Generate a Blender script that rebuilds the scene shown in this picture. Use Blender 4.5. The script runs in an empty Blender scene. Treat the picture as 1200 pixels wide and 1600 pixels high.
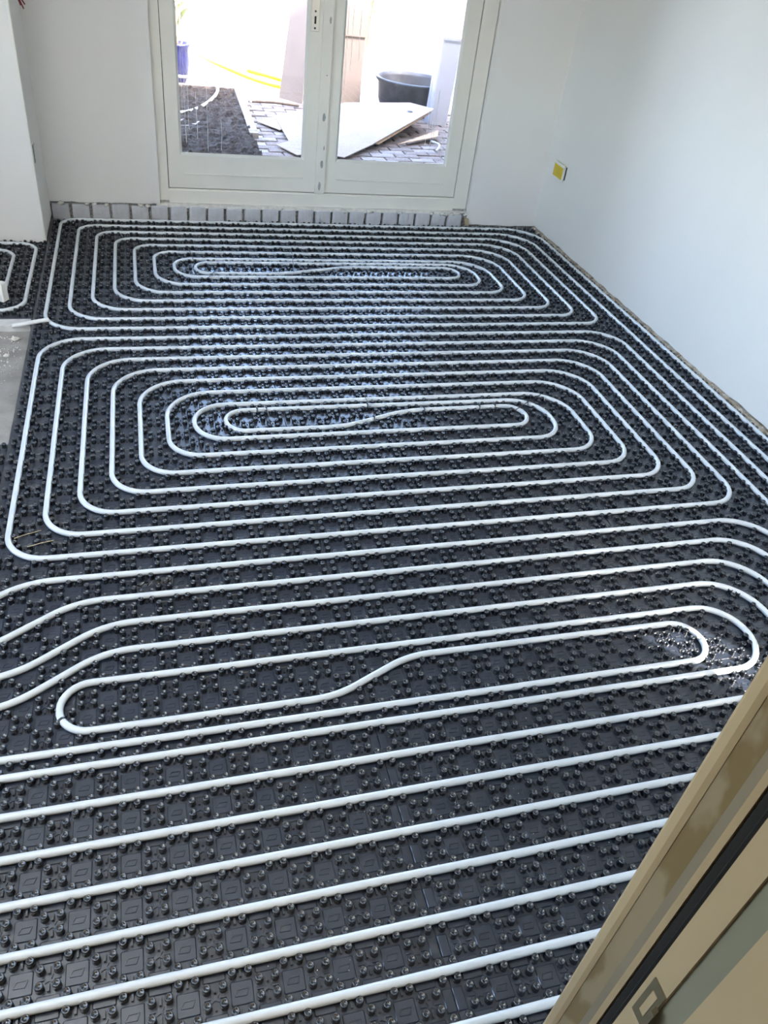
import bpy, math, random
from mathutils import Vector, Matrix, noise

# ------------------------------------------------------------------ camera, sky, sun, exposure
S = bpy.context.scene
COL = S.collection
P = 0.1                       # one pipe pitch = 10 cm; most positions below are written in pitches
CAMP = (0.486180, -4.912530, 1.667)
cam_d = bpy.data.cameras.new('camera'); cam = bpy.data.objects.new('camera', cam_d); COL.objects.link(cam)
cam_d.sensor_fit = 'HORIZONTAL'; cam_d.sensor_width = 36.0
cam_d.lens = 36.0 * 1219.4 / 1200.0
cam_d.clip_start = 0.05; cam_d.clip_end = 200
CR = Vector((0.96202004, -0.25084708, 0.10767164))
CU = Vector((0.07357878, 0.61811407, 0.78263731))
CF = Vector((0.26287564, 0.74499043, -0.61309514))
M = Matrix(((CR.x, CU.x, -CF.x, CAMP[0]), (CR.y, CU.y, -CF.y, CAMP[1]), (CR.z, CU.z, -CF.z, CAMP[2]), (0, 0, 0, 1)))
cam.matrix_world = M
S.camera = cam

SUN_AZ = Vector((0.62, -0.785)).normalized()       # horizontal direction towards the sun: behind the house, to the right
SUN_EL = math.radians(42)
world = bpy.data.worlds.new('sky'); S.world = world; world.use_nodes = True
wn = world.node_tree; wn.nodes.clear()
sky = wn.nodes.new('ShaderNodeTexSky'); sky.sky_type = 'NISHITA'; sky.sun_disc = False
sky.sun_elevation = SUN_EL; sky.sun_rotation = math.atan2(SUN_AZ.x, SUN_AZ.y)
sky.air_density = 1.0; sky.dust_density = 2.6; sky.ozone_density = 1.0
bg = wn.nodes.new('ShaderNodeBackground'); bg.inputs['Strength'].default_value = 2.8
wo = wn.nodes.new('ShaderNodeOutputWorld')
wn.links.new(sky.outputs[0], bg.inputs[0]); wn.links.new(bg.outputs[0], wo.inputs[0])

sun_d = bpy.data.lights.new('sun', 'SUN'); sun_d.energy = 13.0; sun_d.angle = math.radians(0.6); sun_d.color = (1.0, 0.93, 0.82)
sun = bpy.data.objects.new('sun', sun_d); COL.objects.link(sun)
to_sun = Vector((SUN_AZ.x*math.cos(SUN_EL), SUN_AZ.y*math.cos(SUN_EL), math.sin(SUN_EL)))
sun.rotation_euler = to_sun.to_track_quat('Z', 'Y').to_euler()

def portal(name, loc, rot, sx, sy):                # marks a window opening for light sampling, gives no light of its own
    d = bpy.data.lights.new(name, 'AREA'); d.shape = 'RECTANGLE'; d.size = sx; d.size_y = sy
    d.cycles.is_portal = True
    o = bpy.data.objects.new(name, d); COL.objects.link(o); o.location = loc; o.rotation_euler = rot
portal('portal_doors', (1.53, 0.17, 1.25), (math.radians(-90), 0, 0), 1.95, 2.0)
portal('portal_side', (-2.58, -2.95, 1.575), (0, math.radians(-90), 0), 1.25, 2.1)

S.view_settings.view_transform = 'Standard'; S.view_settings.look = 'None'
S.view_settings.gamma = 1.0; S.view_settings.use_curve_mapping = False
S.view_settings.exposure = 0.87
S.cycles.max_bounces = 8; S.cycles.diffuse_bounces = 5; S.cycles.glossy_bounces = 4; S.cycles.transmission_bounces = 6
S.cycles.transparent_max_bounces = 12; S.cycles.caustics_reflective = False; S.cycles.caustics_refractive = False
S.cycles.sample_clamp_indirect = 6.0
S.cycles.use_denoising = True

# ------------------------------------------------------------------ helpers
rnd = random.Random(7)
def W(x, y, z=0.0): return (x*P, y*P, z*P)

class MB:
    def __init__(s): s.v = []; s.f = []; s.sm = []
    def add(s, v, f, smooth=False):
        n = len(s.v); s.v += [tuple(p) for p in v]; s.f += [tuple(i+n for i in q) for q in f]; s.sm += [smooth]*len(f)
        return s
    def box(s, x0, x1, y0, y1, z0, z1):
        return s.add([(x0,y0,z0),(x1,y0,z0),(x1,y1,z0),(x0,y1,z0),(x0,y0,z1),(x1,y0,z1),(x1,y1,z1),(x0,y1,z1)],
                     [(0,3,2,1),(4,5,6,7),(0,1,5,4),(1,2,6,5),(2,3,7,6),(3,0,4,7)])
    def cbox(s, x0, x1, y0, y1, z0, z1, c):       # box with chamfered long edges (upper and side)
        v = []; f = []
        rings = [(0, z0), (0, z1-c), (c, z1)]
        pts = lambda k, z: [(x0+c+k,y0+k,z),(x1-c-k,y0+k,z),(x1-k,y0+c+k,z),(x1-k,y1-c-k,z),(x1-c-k,y1-k,z),(x0+c+k,y1-k,z),(x0+k,y1-c-k,z),(x0+k,y0+c+k,z)]
        for k, z in rings: v += pts(k, z)
        for r in range(2):
            for i in range(8): f.append((r*8+i, r*8+(i+1)%8, r*8+8+(i+1)%8, r*8+8+i))
        f.append(tuple(range(16, 24))); f.append(tuple(range(7, -1, -1)))
        return s.add(v, f)
    def prism(s, poly, z0, z1):                   # poly: ccw xy
        n = len(poly)
        v = [(x,y,z0) for x,y in poly] + [(x,y,z1) for x,y in poly]
        f = [tuple(range(n-1,-1,-1)), tuple(range(n,2*n))] + [(i,(i+1)%n,n+(i+1)%n,n+i) for i in range(n)]
        return s.add(v, f)
    def lathe(s, prof, n, c=(0,0,0), smooth=True, cap0=False, cap1=False):
        v = []; f = []
        for r, z in prof:
            for i in range(n):
                a = 2*math.pi*i/n; v.append((c[0]+r*math.cos(a), c[1]+r*math.sin(a), c[2]+z))
        for k in range(len(prof)-1):
            for i in range(n): f.append((k*n+i, k*n+(i+1)%n, (k+1)*n+(i+1)%n, (k+1)*n+i))
        if cap1: f.append(tuple((len(prof)-1)*n+i for i in range(n)))
        if cap0: f.append(tuple(i for i in range(n-1,-1,-1)))
        return s.add(v, f, smooth)
    def tube(s, pts, r, n=10, cap=True, hollow=0):
        pts = [Vector(p) for p in pts]; rs = r if isinstance(r, list) else [r]*len(pts)
        v = []; f = []; m = len(pts); up0 = None
        for i, p in enumerate(pts):
            t = (pts[min(i+1,m-1)]-pts[max(i-1,0)]).normalized()
            if up0 is None: up0 = Vector((0,0,1)) if abs(t.z) < .9 else Vector((1,0,0))
            sd = t.cross(up0)
            if sd.length < 1e-4: sd = t.cross(Vector((1,0,0)))
            sd.normalize(); up = sd.cross(t).normalized(); up0 = up
            for k in range(n):
                a = 2*math.pi*k/n; v.append(p + rs[i]*(math.cos(a)*sd + math.sin(a)*up))
        for i in range(m-1):
            for k in range(n): f.append((i*n+k, i*n+(k+1)%n, (i+1)*n+(k+1)%n, (i+1)*n+k))
        s.add(v, f, True)
        if cap: s.add(v[:n], [tuple(range(n-1,-1,-1))]); s.add(v[-n:], [tuple(range(n))])
        return s
    def mesh(s, name, mat):
        me = bpy.data.meshes.new(name); me.from_pydata(s.v, [], s.f)
        me.polygons.foreach_set('use_smooth', s.sm); me.update()
        if mat: me.materials.append(mat)
        return me
    def build(s, name, mat, parent=None, fix=True):
        if parent is not None:
            l = parent['_o'] if '_o' in parent else (0,0,0)
            s.v = [(a-l[0], b-l[1], c-l[2]) for a,b,c in s.v]
        o = bpy.data.objects.new(name, s.mesh(name, mat)); COL.objects.link(o)
        if parent is not None:
            o.parent = parent; o['_o'] = tuple(parent['_o']) if '_o' in parent else (0.0,0.0,0.0)
        return o

def tag(o, label=None, cat=None, group=None, kind=None):
    if label: o['label'] = label
    if cat: o['category'] = cat
    if group: o['group'] = group
    if kind: o['kind'] = kind
    return o
def thing(name, loc, label=None, cat=None, group=None, kind=None):
    o = bpy.data.objects.new(name, None); COL.objects.link(o); o.location = loc; o['_o'] = tuple(float(a) for a in loc)
    o.empty_display_size = .05
    return tag(o, label, cat, group, kind)

# ------------------------------------------------------------------ materials
def mat(name, col, rough=.6, spec=.5, var=0.0, vscale=8.0, col2=None, bump=0.0, bscale=60.0, metal=0.0, stretch=None, vdetail=4.0, sharp=None):
    m = bpy.data.materials.new(name); m.use_nodes = True
    nt = m.node_tree; b = nt.nodes['Principled BSDF']
    b.inputs['Base Color'].default_value = (*col, 1); b.inputs['Roughness'].default_value = rough
    b.inputs['Specular IOR Level'].default_value = spec; b.inputs['Metallic'].default_value = metal
    tc = nt.nodes.new('ShaderNodeTexCoord'); mp = nt.nodes.new('ShaderNodeMapping')
    nt.links.new(tc.outputs['Object'], mp.inputs[0])
    if stretch: mp.inputs['Scale'].default_value = stretch
    if var or col2:
        n = nt.nodes.new('ShaderNodeTexNoise'); n.inputs['Scale'].default_value = vscale; n.inputs['Detail'].default_value = vdetail
        nt.links.new(mp.outputs[0], n.inputs['Vector'])
        r = nt.nodes.new('ShaderNodeValToRGB'); nt.links.new(n.outputs['Fac'], r.inputs[0])
        a, c = sharp or (.3, .7)
        r.color_ramp.elements[0].position = a; r.color_ramp.elements[1].position = c
        c2 = col2 or tuple(max(0, x*(1-var)) for x in col)
        c1 = col if col2 else tuple(min(1, x*(1+var)) for x in col)
        r.color_ramp.elements[0].color = (*c1, 1); r.color_ramp.elements[1].color = (*c2, 1)
        nt.links.new(r.outputs[0], b.inputs['Base Color'])
    if bump:
        n = nt.nodes.new('ShaderNodeTexNoise'); n.inputs['Scale'].default_value = bscale; n.inputs['Detail'].default_value = 6
        nt.links.new(mp.outputs[0], n.inputs['Vector'])
        bp = nt.nodes.new('ShaderNodeBump'); bp.inputs['Strength'].default_value = bump; bp.inputs['Distance'].default_value = .01
        nt.links.new(n.outputs['Fac'], bp.inputs['Height']); nt.links.new(bp.outputs[0], b.inputs['Normal'])
    return m
def glass_mat(name, tint=(1,1,1), refl=.06):
    m = bpy.data.materials.new(name); m.use_nodes = True; nt = m.node_tree; nt.nodes.clear()
    o = nt.nodes.new('ShaderNodeOutputMaterial'); mx = nt.nodes.new('ShaderNodeMixShader')
    t = nt.nodes.new('ShaderNodeBsdfTransparent'); g = nt.nodes.new('ShaderNodeBsdfGlossy'); g.inputs['Roughness'].default_value = .02
    t.inputs[0].default_value = (*tint, 1)
    fr = nt.nodes.new('ShaderNodeFresnel'); fr.inputs[0].default_value = 1.45
    nt.links.new(fr.outputs[0], mx.inputs[0]); nt.links.new(t.outputs[0], mx.inputs[1]); nt.links.new(g.outputs[0], mx.inputs[2])
    nt.links.new(mx.outputs[0], o.inputs[0]); return m

MT = {}
MT['wall'] = mat('painted_plaster', (.80,.785,.755), .75, .25, var=.02, vscale=1.5, bump=.06, bscale=180)
MT['ceil'] = mat('ceiling_paint', (.82,.82,.80), .9, .2, var=.02)
MT['mat'] = mat('black_panel_plastic', (.016,.022,.038), .30, 1.0, var=.2, vscale=3.0)
MT['nub'] = mat('black_stud_plastic', (.015,.018,.025), .24, 1.0)
MT['pipe'] = mat('milky_pipe_plastic', (.64,.675,.70), .28, .6, var=.03, vscale=12)
MT['rubber'] = mat('black_rubber', (.010,.010,.009), .75, .25)
MT['black'] = mat('black_nylon', (.012,.012,.013), .4)
MT['paint'] = mat('cream_door_paint', (.79,.765,.69), .42, .5, var=.02, vscale=5, bump=.03, bscale=120)
MT['filler'] = mat('grey_filler', (.36,.36,.35), .8, .2, var=.2, vscale=60)
MT['gap'] = mat('dark_gap', (.03,.028,.025), .9, .1)
MT['steel'] = mat('brushed_steel', (.62,.62,.60), .35, .5, metal=.9)
MT['dark'] = mat('dark_slot', (.015,.015,.015), .8)
MT['glass'] = glass_mat('window_glass')
MT['drip'] = mat('dried_drip', (.85,.85,.83), .6)
MT['brick'] = mat('grey_painted_brick', (.56,.57,.60), .85, .2, var=.12, vscale=14, bump=.25, bscale=90)
MT['mortar'] = mat('crumbly_mortar', (.34,.325,.31), .95, .1, var=.55, vscale=70, bump=.5, bscale=120)
MT['plaster'] = mat('rough_plaster', (.74,.72,.67), .9, .2, var=.12, vscale=40, bump=.5, bscale=70)
MT['brown'] = mat('exposed_brown_plaster', (.30,.235,.16), .95, .1, vscale=22, col2=(.60,.54,.45), sharp=(.35,.62), bump=.6, bscale=60)
MT['concrete'] = mat('dusty_concrete', (.30,.285,.265), .95, .1, var=.2, vscale=9, bump=.35, bscale=80)
MT['slab'] = mat('pale_concrete_edge', (.60,.59,.57), .9, .1, var=.12, vscale=20, bump=.2, bscale=80)
MT['crumb'] = mat('pale_rubble', (.66,.63,.57), .95, .1, var=.3, vscale=50)
MT['white'] = mat('white_gloss_paint', (.80,.79,.74), .45)
MT['yellow'] = mat('yellow_plastic', (.62,.46,.02), .45)
MT['red'] = mat('red_cable', (.26,.035,.03), .5)
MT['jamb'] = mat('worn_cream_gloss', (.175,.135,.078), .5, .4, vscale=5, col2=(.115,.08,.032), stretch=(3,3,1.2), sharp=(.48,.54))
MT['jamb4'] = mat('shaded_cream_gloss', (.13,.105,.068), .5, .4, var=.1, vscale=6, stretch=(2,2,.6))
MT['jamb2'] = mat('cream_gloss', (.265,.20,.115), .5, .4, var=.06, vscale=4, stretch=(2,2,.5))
MT['jamb3'] = mat('grey_green_shade', (.135,.13,.09), .5, .4, var=.08, vscale=4, stretch=(2,2,.5))  # shading on the rebate side put into the colour
MT['hall'] = mat('hall_plaster', (.58,.53,.45), .9, .2)
MT['brass'] = mat('dull_brass', (.10,.085,.05), .45, metal=.4)
MT['soil'] = mat('dark_soil', (.045,.034,.027), .95, .1, var=.6, vscale=40, bump=.8, bscale=60)
MT['paver'] = mat('worn_paver', (.19,.15,.13), .9, .15, var=.2, vscale=12, bump=.3, bscale=60)
MT['paver2'] = mat('pale_paver', (.25,.21,.185), .9, .15, var=.2, vscale=12, bump=.3, bscale=60)
MT['ground'] = mat('sandy_ground', (.34,.29,.24), .95, .1, var=.25, vscale=6, bump=.3, bscale=30)
MT['kerb'] = mat('weathered_kerb', (.27,.22,.185), .9, .15, var=.25, vscale=10, bump=.3, bscale=50)
MT['card'] = mat('brown_cardboard', (.28,.22,.18), .85, .15, var=.05, vscale=6)
MT['card_in'] = mat('cardboard_edge', (.42,.29,.19), .9, .1, var=.15, vscale=60)
MT['tub'] = mat('grey_black_rubber', (.055,.055,.062), .5, .4, var=.4, vscale=14)
MT['pot'] = mat('blue_glaze', (.035,.035,.12), .25, .6, var=.3, vscale=6)
MT['leaf'] = mat('pale_green_leaf', (.24,.30,.08), .5, .4, var=.3, vscale=9)
MT['stem'] = mat('tan_stem', (.36,.26,.15), .8, .2, var=.2, vscale=30)
MT['tarp'] = mat('white_tarpaulin', (.80,.80,.78), .5, .4, var=.04)
MT['hose'] = mat('yellow_hose', (.75,.68,.02), .4)
MT['hose2'] = mat('grey_hose', (.55,.54,.48), .45)
MT['stick'] = mat('weathered_batten', (.20,.15,.11), .9, var=.2, vscale=40)
MT['post'] = mat('white_panel', (.42,.41,.44), .4, .4, var=.03)
MT['fence'] = mat('sun_bleached_timber', (.62,.52,.38), .9, .1, var=.12, vscale=10, stretch=(6,6,.6))
MT['bush'] = mat('ochre_foliage', (.36,.24,.09), .8, .2, var=.4, vscale=20)
MT['film'] = glass_mat('clear_film')
MT['straw'] = mat('dry_straw', (.42,.34,.22), .8)

# ------------------------------------------------------------------ the room
FZ = -0.022                                       # bare concrete, the panels lie on it
fl = MB().box(-2.9, 3.4, -4.76, .16, -.2, FZ).box(-1.3, 1.9, -6.75, -4.76, -.2, FZ).build('floor', MT['concrete']); tag(fl, 'bare dusty concrete slab under the studded panels', None, kind='structure')
cl = MB().box(-2.9, 3.3, -4.76, .3, 2.6, 2.75).box(-1.3, 1.9, -6.75, -4.76, 2.6, 2.75).build('ceiling', MT['ceil']); tag(cl, 'white painted ceiling of the room', kind='structure')

# back wall: three painted areas round the doors
wb = thing('wall_back', (2.0, .1, 0), 'pale painted wall round the double glass doors, bricks showing along its foot', kind='structure')
def ragged_sheet(x0, x1, zfun, ztop, y0, y1, n):
    m = MB(); xs = [x0+(x1-x0)*i/n for i in range(n+1)]
    v = []
    for x in xs: v += [(x,y0,zfun(x)),(x,y1,zfun(x)),(x,y0,ztop),(x,y1,ztop)]
    f = []
    for i in range(n):
        a=i*4; b=a+4
        f += [(a,b,b+2,a+2),(a+1,a+3,b+3,b+1),(a,a+1,b+1,b),(a+2,b+2,b+3,a+3)]
    f += [(0,2,3,1),(n*4,n*4+1,n*4+3,n*4+2)]
    return m.add(v,f)
def jag(k, base, amp):
    return lambda x: base + amp*noise.noise((x*k, 3.7, k)) + .35*amp*noise.noise((x*k*4, 9.1, 2.0))
ragged_sheet(-2.9, .563, jag(9, .083, .012), 2.6, .1, .4, 90).build('plaster_field', MT['wall'], wb)
ragged_sheet(2.552, 3.06, jag(11, .006, .006), 2.6, .1, .4, 40).build('plaster_field', MT['wall'], wb)
MB().box(.563, 2.552, .1, .4, 2.2, 2.6).build('plaster_field', MT['wall'], wb)
MB().box(-2.9, 3.06, .125, .42, -.1, .10).build('mortar_bed', MT['mortar'], wb)
bx = -.055
bk = 0
brick_meshes = []
for v_ in range(4):
    m = MB(); w = .0965
    m.cbox(-w/2, w/2, -.03, .03, -.05, .05, .004)
    # chamfer faces the room: turn the block so its proud face looks along -y
    m.v = [(x, -z*.6, y*1.6) for x, y, z in m.v]
    m.v = [(x+rnd.uniform(-.0018,.0018), y+rnd.uniform(-.0012,.0012), z+rnd.uniform(-.002,.002)) for x,y,z in m.v]
    brick_meshes.append(m.mesh('brick', MT['brick']))
while bx < 2.50:
    o = bpy.data.objects.new('brick', brick_meshes[bk%4]); COL.objects.link(o); o.parent = wb
    o.location = (bx+.048-2.0, .128+rnd.uniform(-.002,.002)-.1, .022+rnd.uniform(-.002,.002)); o.rotation_euler = (0, rnd.uniform(-.02,.02), 0)
    bx += .1125; bk += 1
ragged_sheet(.54, 2.50, lambda x: .064+.006*noise.noise((x*8,2,1)), .088, .104, .13, 60).build('plaster_strip', MT['plaster'], wb)
# plaster lumps and smears left along the brick course
for i in range(22):
    x = rnd.choice([rnd.uniform(-.05,.55), rnd.uniform(2.3,2.56), rnd.uniform(.5,2.4)])
    m = MB(); r = rnd.uniform(.006,.016)
    m.lathe([(r*.3,-r*.8),(r,-r*.2),(r*.8,r*.4),(r*.2,r*.7)], 7, (0,0,0), True, True, True)
    m.v = [(x+a*rnd.uniform(.9,2.0), .098+b*.5, rnd.uniform(.066,.078)+c) for a,b,c in m.v]
    m.build('plaster_lump', MT['plaster'], wb)
m = MB(); m.prism([(2.545,.083),(2.575,.086),(2.572,.11),(2.55,.11)], .004, .05)
m.v = [(x + (-.012 if z>.03 else 0), y, z) for x,y,z in m.v]
m.build('timber_wedge', MT['straw'], wb)

# right wall with ragged lower edge
wr = thing('wall_right', (3.06, -2.2, 0), 'long bare painted wall with a ragged plaster edge along the floor', kind='structure')
m = ragged_sheet(-4.7, .1, lambda y: max(.003,.011+.012*noise.noise((y*2.3,1,5))+.006*noise.noise((y*11,4,2))), 2.6, 0, .016, 260)
m.v = [(3.06+y, x, z) for x,y,z in m.v]; m.f = [tuple(reversed(f)) for f in m.f]
m.build('plaster_field', MT['wall'], wr)
MB().box(3.085, 3.3, -4.7, .4, -.1, 2.6).build('masonry', MT['brown'], wr)
# crumbled plaster toe: uneven low ridge between wall and panels
def ridge(x0, y0, y1, n, w, h, seed):
    m = MB(); v=[]; f=[]
    for i in range(n+1):
        y = y0+(y1-y0)*i/n
        a = .5+.5*noise.noise((y*7,seed,0)); b = .5+.5*noise.noise((y*19,seed,4)); c = .5+.5*noise.noise((y*31,seed,8))
        v += [(x0+.012*b, y, FZ),(x0+.010+.016*a, y, h*(.2+.7*b)),(x0+w*.55, y, h*(.5+.9*c)),(x0+w, y, h*(.9+.6*a)),(x0+w, y, FZ)]
    for i in range(n):
        for k in range(4): f.append((i*5+k, i*5+k+1, i*5+5+k+1, i*5+5+k))
    return m.add(v,f)
ridge(3.030, .09, -4.6, 420, .05, .0065, 2.0).build('plaster_toe', MT['brown'], wr)

# left pier with its corner bead
wl = thing('wall_alcove', (-1.5, -.1, 0), 'painted wall return projecting at the side of the alcove', kind='structure')
MB().box(-2.9, -.063, -.355, .11, .004, 2.6).build('plaster_field', MT['wall'], wl)
m = MB(); m.prism([(-.072,-.3575),(-.0615,-.3595),(-.0585,-.357),(-.0580,-.322),(-.0625,-.316),(-.066,-.350)], .004, 2.55); m.build('lit_corner_bead', MT['white'], wl)  # bead widened in white to paint door light onto the side face

# far side wall with an unseen window added to brighten the room, rear wall with the doorway the photo is taken from
ws = thing('wall_left', (-2.6, -2.4, 0), 'painted side wall with an added fill window, beyond the alcove', kind='structure')
MB().box(-2.9,-2.6,-4.7,-4.0,FZ,2.6).box(-2.9,-2.6,-1.9,.1,FZ,2.6).box(-2.9,-2.6,-4.0,-.4,FZ,.95).box(-2.9,-2.6,-4.0,-.4,2.2,2.6).build('plaster_field', MT['wall'], ws)
w2 = thing('fill_window', (-2.75,-2.2,.35), 'unseen wide window added in the side wall as fill light', kind='structure')
for y in (-4.0,-2.97,-1.94): MB().box(-2.78,-2.72,y,y+.04,.95,2.2).build('window_bar', MT['white'], w2)
for y in (-3.96,-2.93): MB().box(-2.752,-2.748,y,y+.99,.95,2.2).build('pane', MT['glass'], w2)

wq = thing('wall_rear', (1.0,-4.68,0), 'wall with the doorway the photograph is taken from', kind='structure')
OX0, OX1, OZ0, OZ1 = 2.66, 2.98, .90, 1.36       # small window that lets the sun patch in
MB().box(-2.9,-.5,-4.76,-4.62,FZ,2.6).box(-.5,.965,-4.76,-4.62,2.12,2.6).box(.965,OX0,-4.76,-4.62,FZ,2.6).box(OX1,3.3,-4.76,-4.62,FZ,2.6).box(OX0,OX1,-4.76,-4.62,FZ,OZ0).box(OX0,OX1,-4.76,-4.62,OZ1,2.6).build('plaster_field', MT['wall'], wq)
MB().box(-1.3,-1.15,-6.6,-4.76,FZ,2.6).box(1.75,1.9,-6.6,-4.76,FZ,2.6).box(-1.3,1.9,-6.75,-6.6,FZ,2.6).build('hall_wall', MT['hall'], wq)

# upper storey of the house (shades the near garden)
up = MB().box(-3.2, 14, -4.72, .42, 2.75, 4.35).build('roof_storey', MT['hall']); tag(up, 'upper storey of the house above the room', kind='structure')
up2 = MB().box(3.3, 14, -4.6, .42, -.2, 2.75).build('wall_neighbour', MT['hall']); tag(up2, 'neighbouring house wall beside the doors', kind='structure')

# ------------------------------------------------------------------ double glass doors
d1 = thing('door_1', (1.53,.135,.085), 'cream double glass doors with low solid rails, opening to the garden', kind='structure')
YF = .128
fr_ = MB().box(.563,.618,YF,YF+.10,.083,2.2).build('frame_post', MT['paint'], d1)
MB().box(2.452,2.545,YF,YF+.10,.083,2.2).build('frame_post', MT['paint'], d1)
MB().box(.618,2.452,YF,YF+.10,2.14,2.2).build('frame_head', MT['paint'], d1)
m = MB(); m.add([(.618,YF-.004,.086),(2.452,YF-.004,.086),(2.452,YF-.004,.160),(.618,YF-.004,.160),(2.452,YF+.006,.168),(.618,YF+.006,.168),(2.452,YF+.10,.168),(.618,YF+.10,.168),(2.452,YF+.10,.086),(.618,YF+.10,.086)],
      [(0,1,2,3),(3,2,4,5),(5,4,6,7),(0,9,8,1),(9,7,6,8)])
m.build('frame_sill', MT['paint'], d1)
MB().box(.620,2.450,YF+.03,YF+.09,.168,.173).box(.6165,.6215,YF+.02,YF+.06,.17,2.14).box(2.4485,2.4535,YF+.02,YF+.06,.17,2.14).build('seal', MT['gap'], d1)
MB().box(.563,2.55,.118,.135,.076,.086).build('sill_joint', MT['plaster'], d1)
def leaf(x0, x1, g0, g1, astragal):
    zt = 2.135; zb = .173; gz0 = .372; gz1 = 2.02; y0 = YF+.008; y1 = YF+.055
    L = MB().box(x0, g0-.014, y0, y1, zb, zt).build('stile', MT['paint'], d1)
    MB().box(g1+.014, x1, y0, y1, zb, zt).build('stile', MT['paint'], d1)
    R = MB().box(g0-.014, g1+.014, y0+.0005, y1, zb, gz0-.014).build('bottom_rail', MT['paint'], d1)
    m = MB(); a, b, z = g0-.002, g1+.012, .255
    m.add([(a,y0-.0,z-.004),(b,y0-.0,z-.004),(b,y0-.006,z-.001),(a,y0-.006,z-.001),(a,y0,z+.004),(b,y0,z+.004)],[(0,1,2,3),(3,2,5,4),(0,3,4),(1,5,2)])
    m.build('rail_moulding', MT['paint'], R)
    MB().box(g0-.014, g1+.014, y0+.0005, y1, gz1+.014, zt).build('top_rail', MT['paint'], d1)
    # sloping glazing bead
    m = MB(); c = .014
    o = [(g0-c,gz0-c),(g1+c,gz0-c),(g1+c,gz1+c),(g0-c,gz1+c)]; n_ = [(g0,gz0),(g1,gz0),(g1,gz1),(g0,gz1)]
    v = [(x,y0+.0015,z) for x,z in o]+[(x,y0+.018,z) for x,z in n_]
    m.add(v,[(i,(i+1)%4,4+(i+1)%4,4+i) for i in range(4)]); m.build('glazing_bead', MT['white'], d1)
    gl = MB().box(g0-.004, g1+.004, y0+.022, y0+.027, gz0-.004, gz1+.004).build('pane', MT['glass'], d1)
    if astragal:
        A = MB().box(x0-.008, x0+.052, y0-.014, y0, .170, zt)
        A = A.build('cover_strip', MT['paint'], d1)
        for z, h, w, dx in [(.215,.055,.020,.020),(.345,.050,.020,.028),(.612,.046,.022,.026),(.835,.008,.010,.030),(1.11,.04,.012,.034),(.44,.03,.008,.036)]:
            m = MB(); n = 12
            pts = [(x0+dx+w*.5*math.cos(2*math.pi*i/n)*rnd.uniform(.75,1.05), z+h*.5*math.sin(2*math.pi*i/n)*rnd.uniform(.85,1.05)) for i in range(n)]
            m.add([(x,y0-.0146,zz) for x,zz in pts]+[(x,y0-.0139,zz) for x,zz in pts], [tuple(range(n))]+[(i,n+i,n+(i+1)%n,(i+1)%n) for i in range(n)])
            m.build('filler_patch', MT['filler'], A)
    return gl
gl1 = leaf(.6225, 1.5155, .708, 1.420, False)
gl2 = leaf(1.5175, 2.4475, 1.648, 2.352, True)
# dried drips on the panes
def drip(gl, x, z0, z1, w=.0018):
    n = 14; m = MB(); v=[]; f=[]
    for i in range(n+1):
        z = z0+(z1-z0)*i/n; xx = x+.006*noise.noise((x*50,z*7,1)); ww = w*(.5+.7*abs(noise.noise((z*13,x*9,3))))
        v += [(xx-ww,YF+.0292,z),(xx+ww,YF+.0292,z),(xx,YF+.0285,z)]
    for i in range(n): f += [(i*3,i*3+2,i*3+5,i*3+3),(i*3+2,i*3+1,i*3+4,i*3+5)]
    m.add(v,f); m.build('drip', MT['drip'], gl)
for x,a,b in [(.735,.42,1.1),(.722,.6,1.25),(.86,.38,.72),(.755,.5,.95),(.94,.39,.56),(.80,.45,.7)]: drip(gl1,x,a,b)
for x,a,b in [(1.69,.86,1.2),(1.735,.9,1.2),(1.66,.6,1.2),(2.21,.48,.95),(2.26,.5,.8),(2.33,.39,.60),(2.245,.40,.62)]: drip(gl2,x,a,b)
# lock plate on the left-hand leaf
y0 = YF+.008
lp = MB().cbox(-.024,.024,-.11,.11,0,.003,.002)
lp.v = [(x+1.466, y0-z, y+1.158) for x,y,z in lp.v]; lp.f = [tuple(f) for f in lp.f]
lp = lp.build('lock_plate', MT['steel'], d1)
MB().box(1.461,1.472,y0-.0036,y0-.0028,1.085,1.122).build('keyhole', MT['dark'], lp)
for z in (1.064,1.145):
    m = MB(); m.lathe([(.0055,0),(.0045,.001),(.001,.0012)],10,(0,0,0)); m.v=[(1.466+a, y0-.003-c, z+b) for a,b,c in m.v]; m.build('screw', MT['dark'], lp)

# ------------------------------------------------------------------ doorway jamb beside the camera
t1 = thing('trim_1', (.97,-4.65,0), 'worn cream door jamb with a black rubber seal, close to the camera', kind='structure')
def vbar(name, poly, m, parent=t1, z0=FZ, z1=2.12):
    b = MB(); b.prism(poly, z0, z1); return b.build(name, m, parent)
XJ = .940
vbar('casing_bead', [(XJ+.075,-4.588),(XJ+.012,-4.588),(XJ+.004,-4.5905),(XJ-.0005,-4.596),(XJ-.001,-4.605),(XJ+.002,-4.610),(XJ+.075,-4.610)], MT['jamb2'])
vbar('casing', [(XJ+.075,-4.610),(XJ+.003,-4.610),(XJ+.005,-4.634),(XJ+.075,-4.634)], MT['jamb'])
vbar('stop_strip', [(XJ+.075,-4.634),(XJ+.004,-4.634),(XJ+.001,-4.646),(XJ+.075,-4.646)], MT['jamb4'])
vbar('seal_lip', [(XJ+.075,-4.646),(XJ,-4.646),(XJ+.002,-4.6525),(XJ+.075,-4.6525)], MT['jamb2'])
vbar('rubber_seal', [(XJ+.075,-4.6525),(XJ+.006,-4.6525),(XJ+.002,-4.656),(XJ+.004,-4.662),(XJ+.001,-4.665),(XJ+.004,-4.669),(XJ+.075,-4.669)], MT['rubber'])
rb = vbar('rebate', [(XJ+.075,-4.669),(XJ,-4.669),(XJ,-4.697),(XJ+.075,-4.697)], MT['jamb2'])
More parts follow.
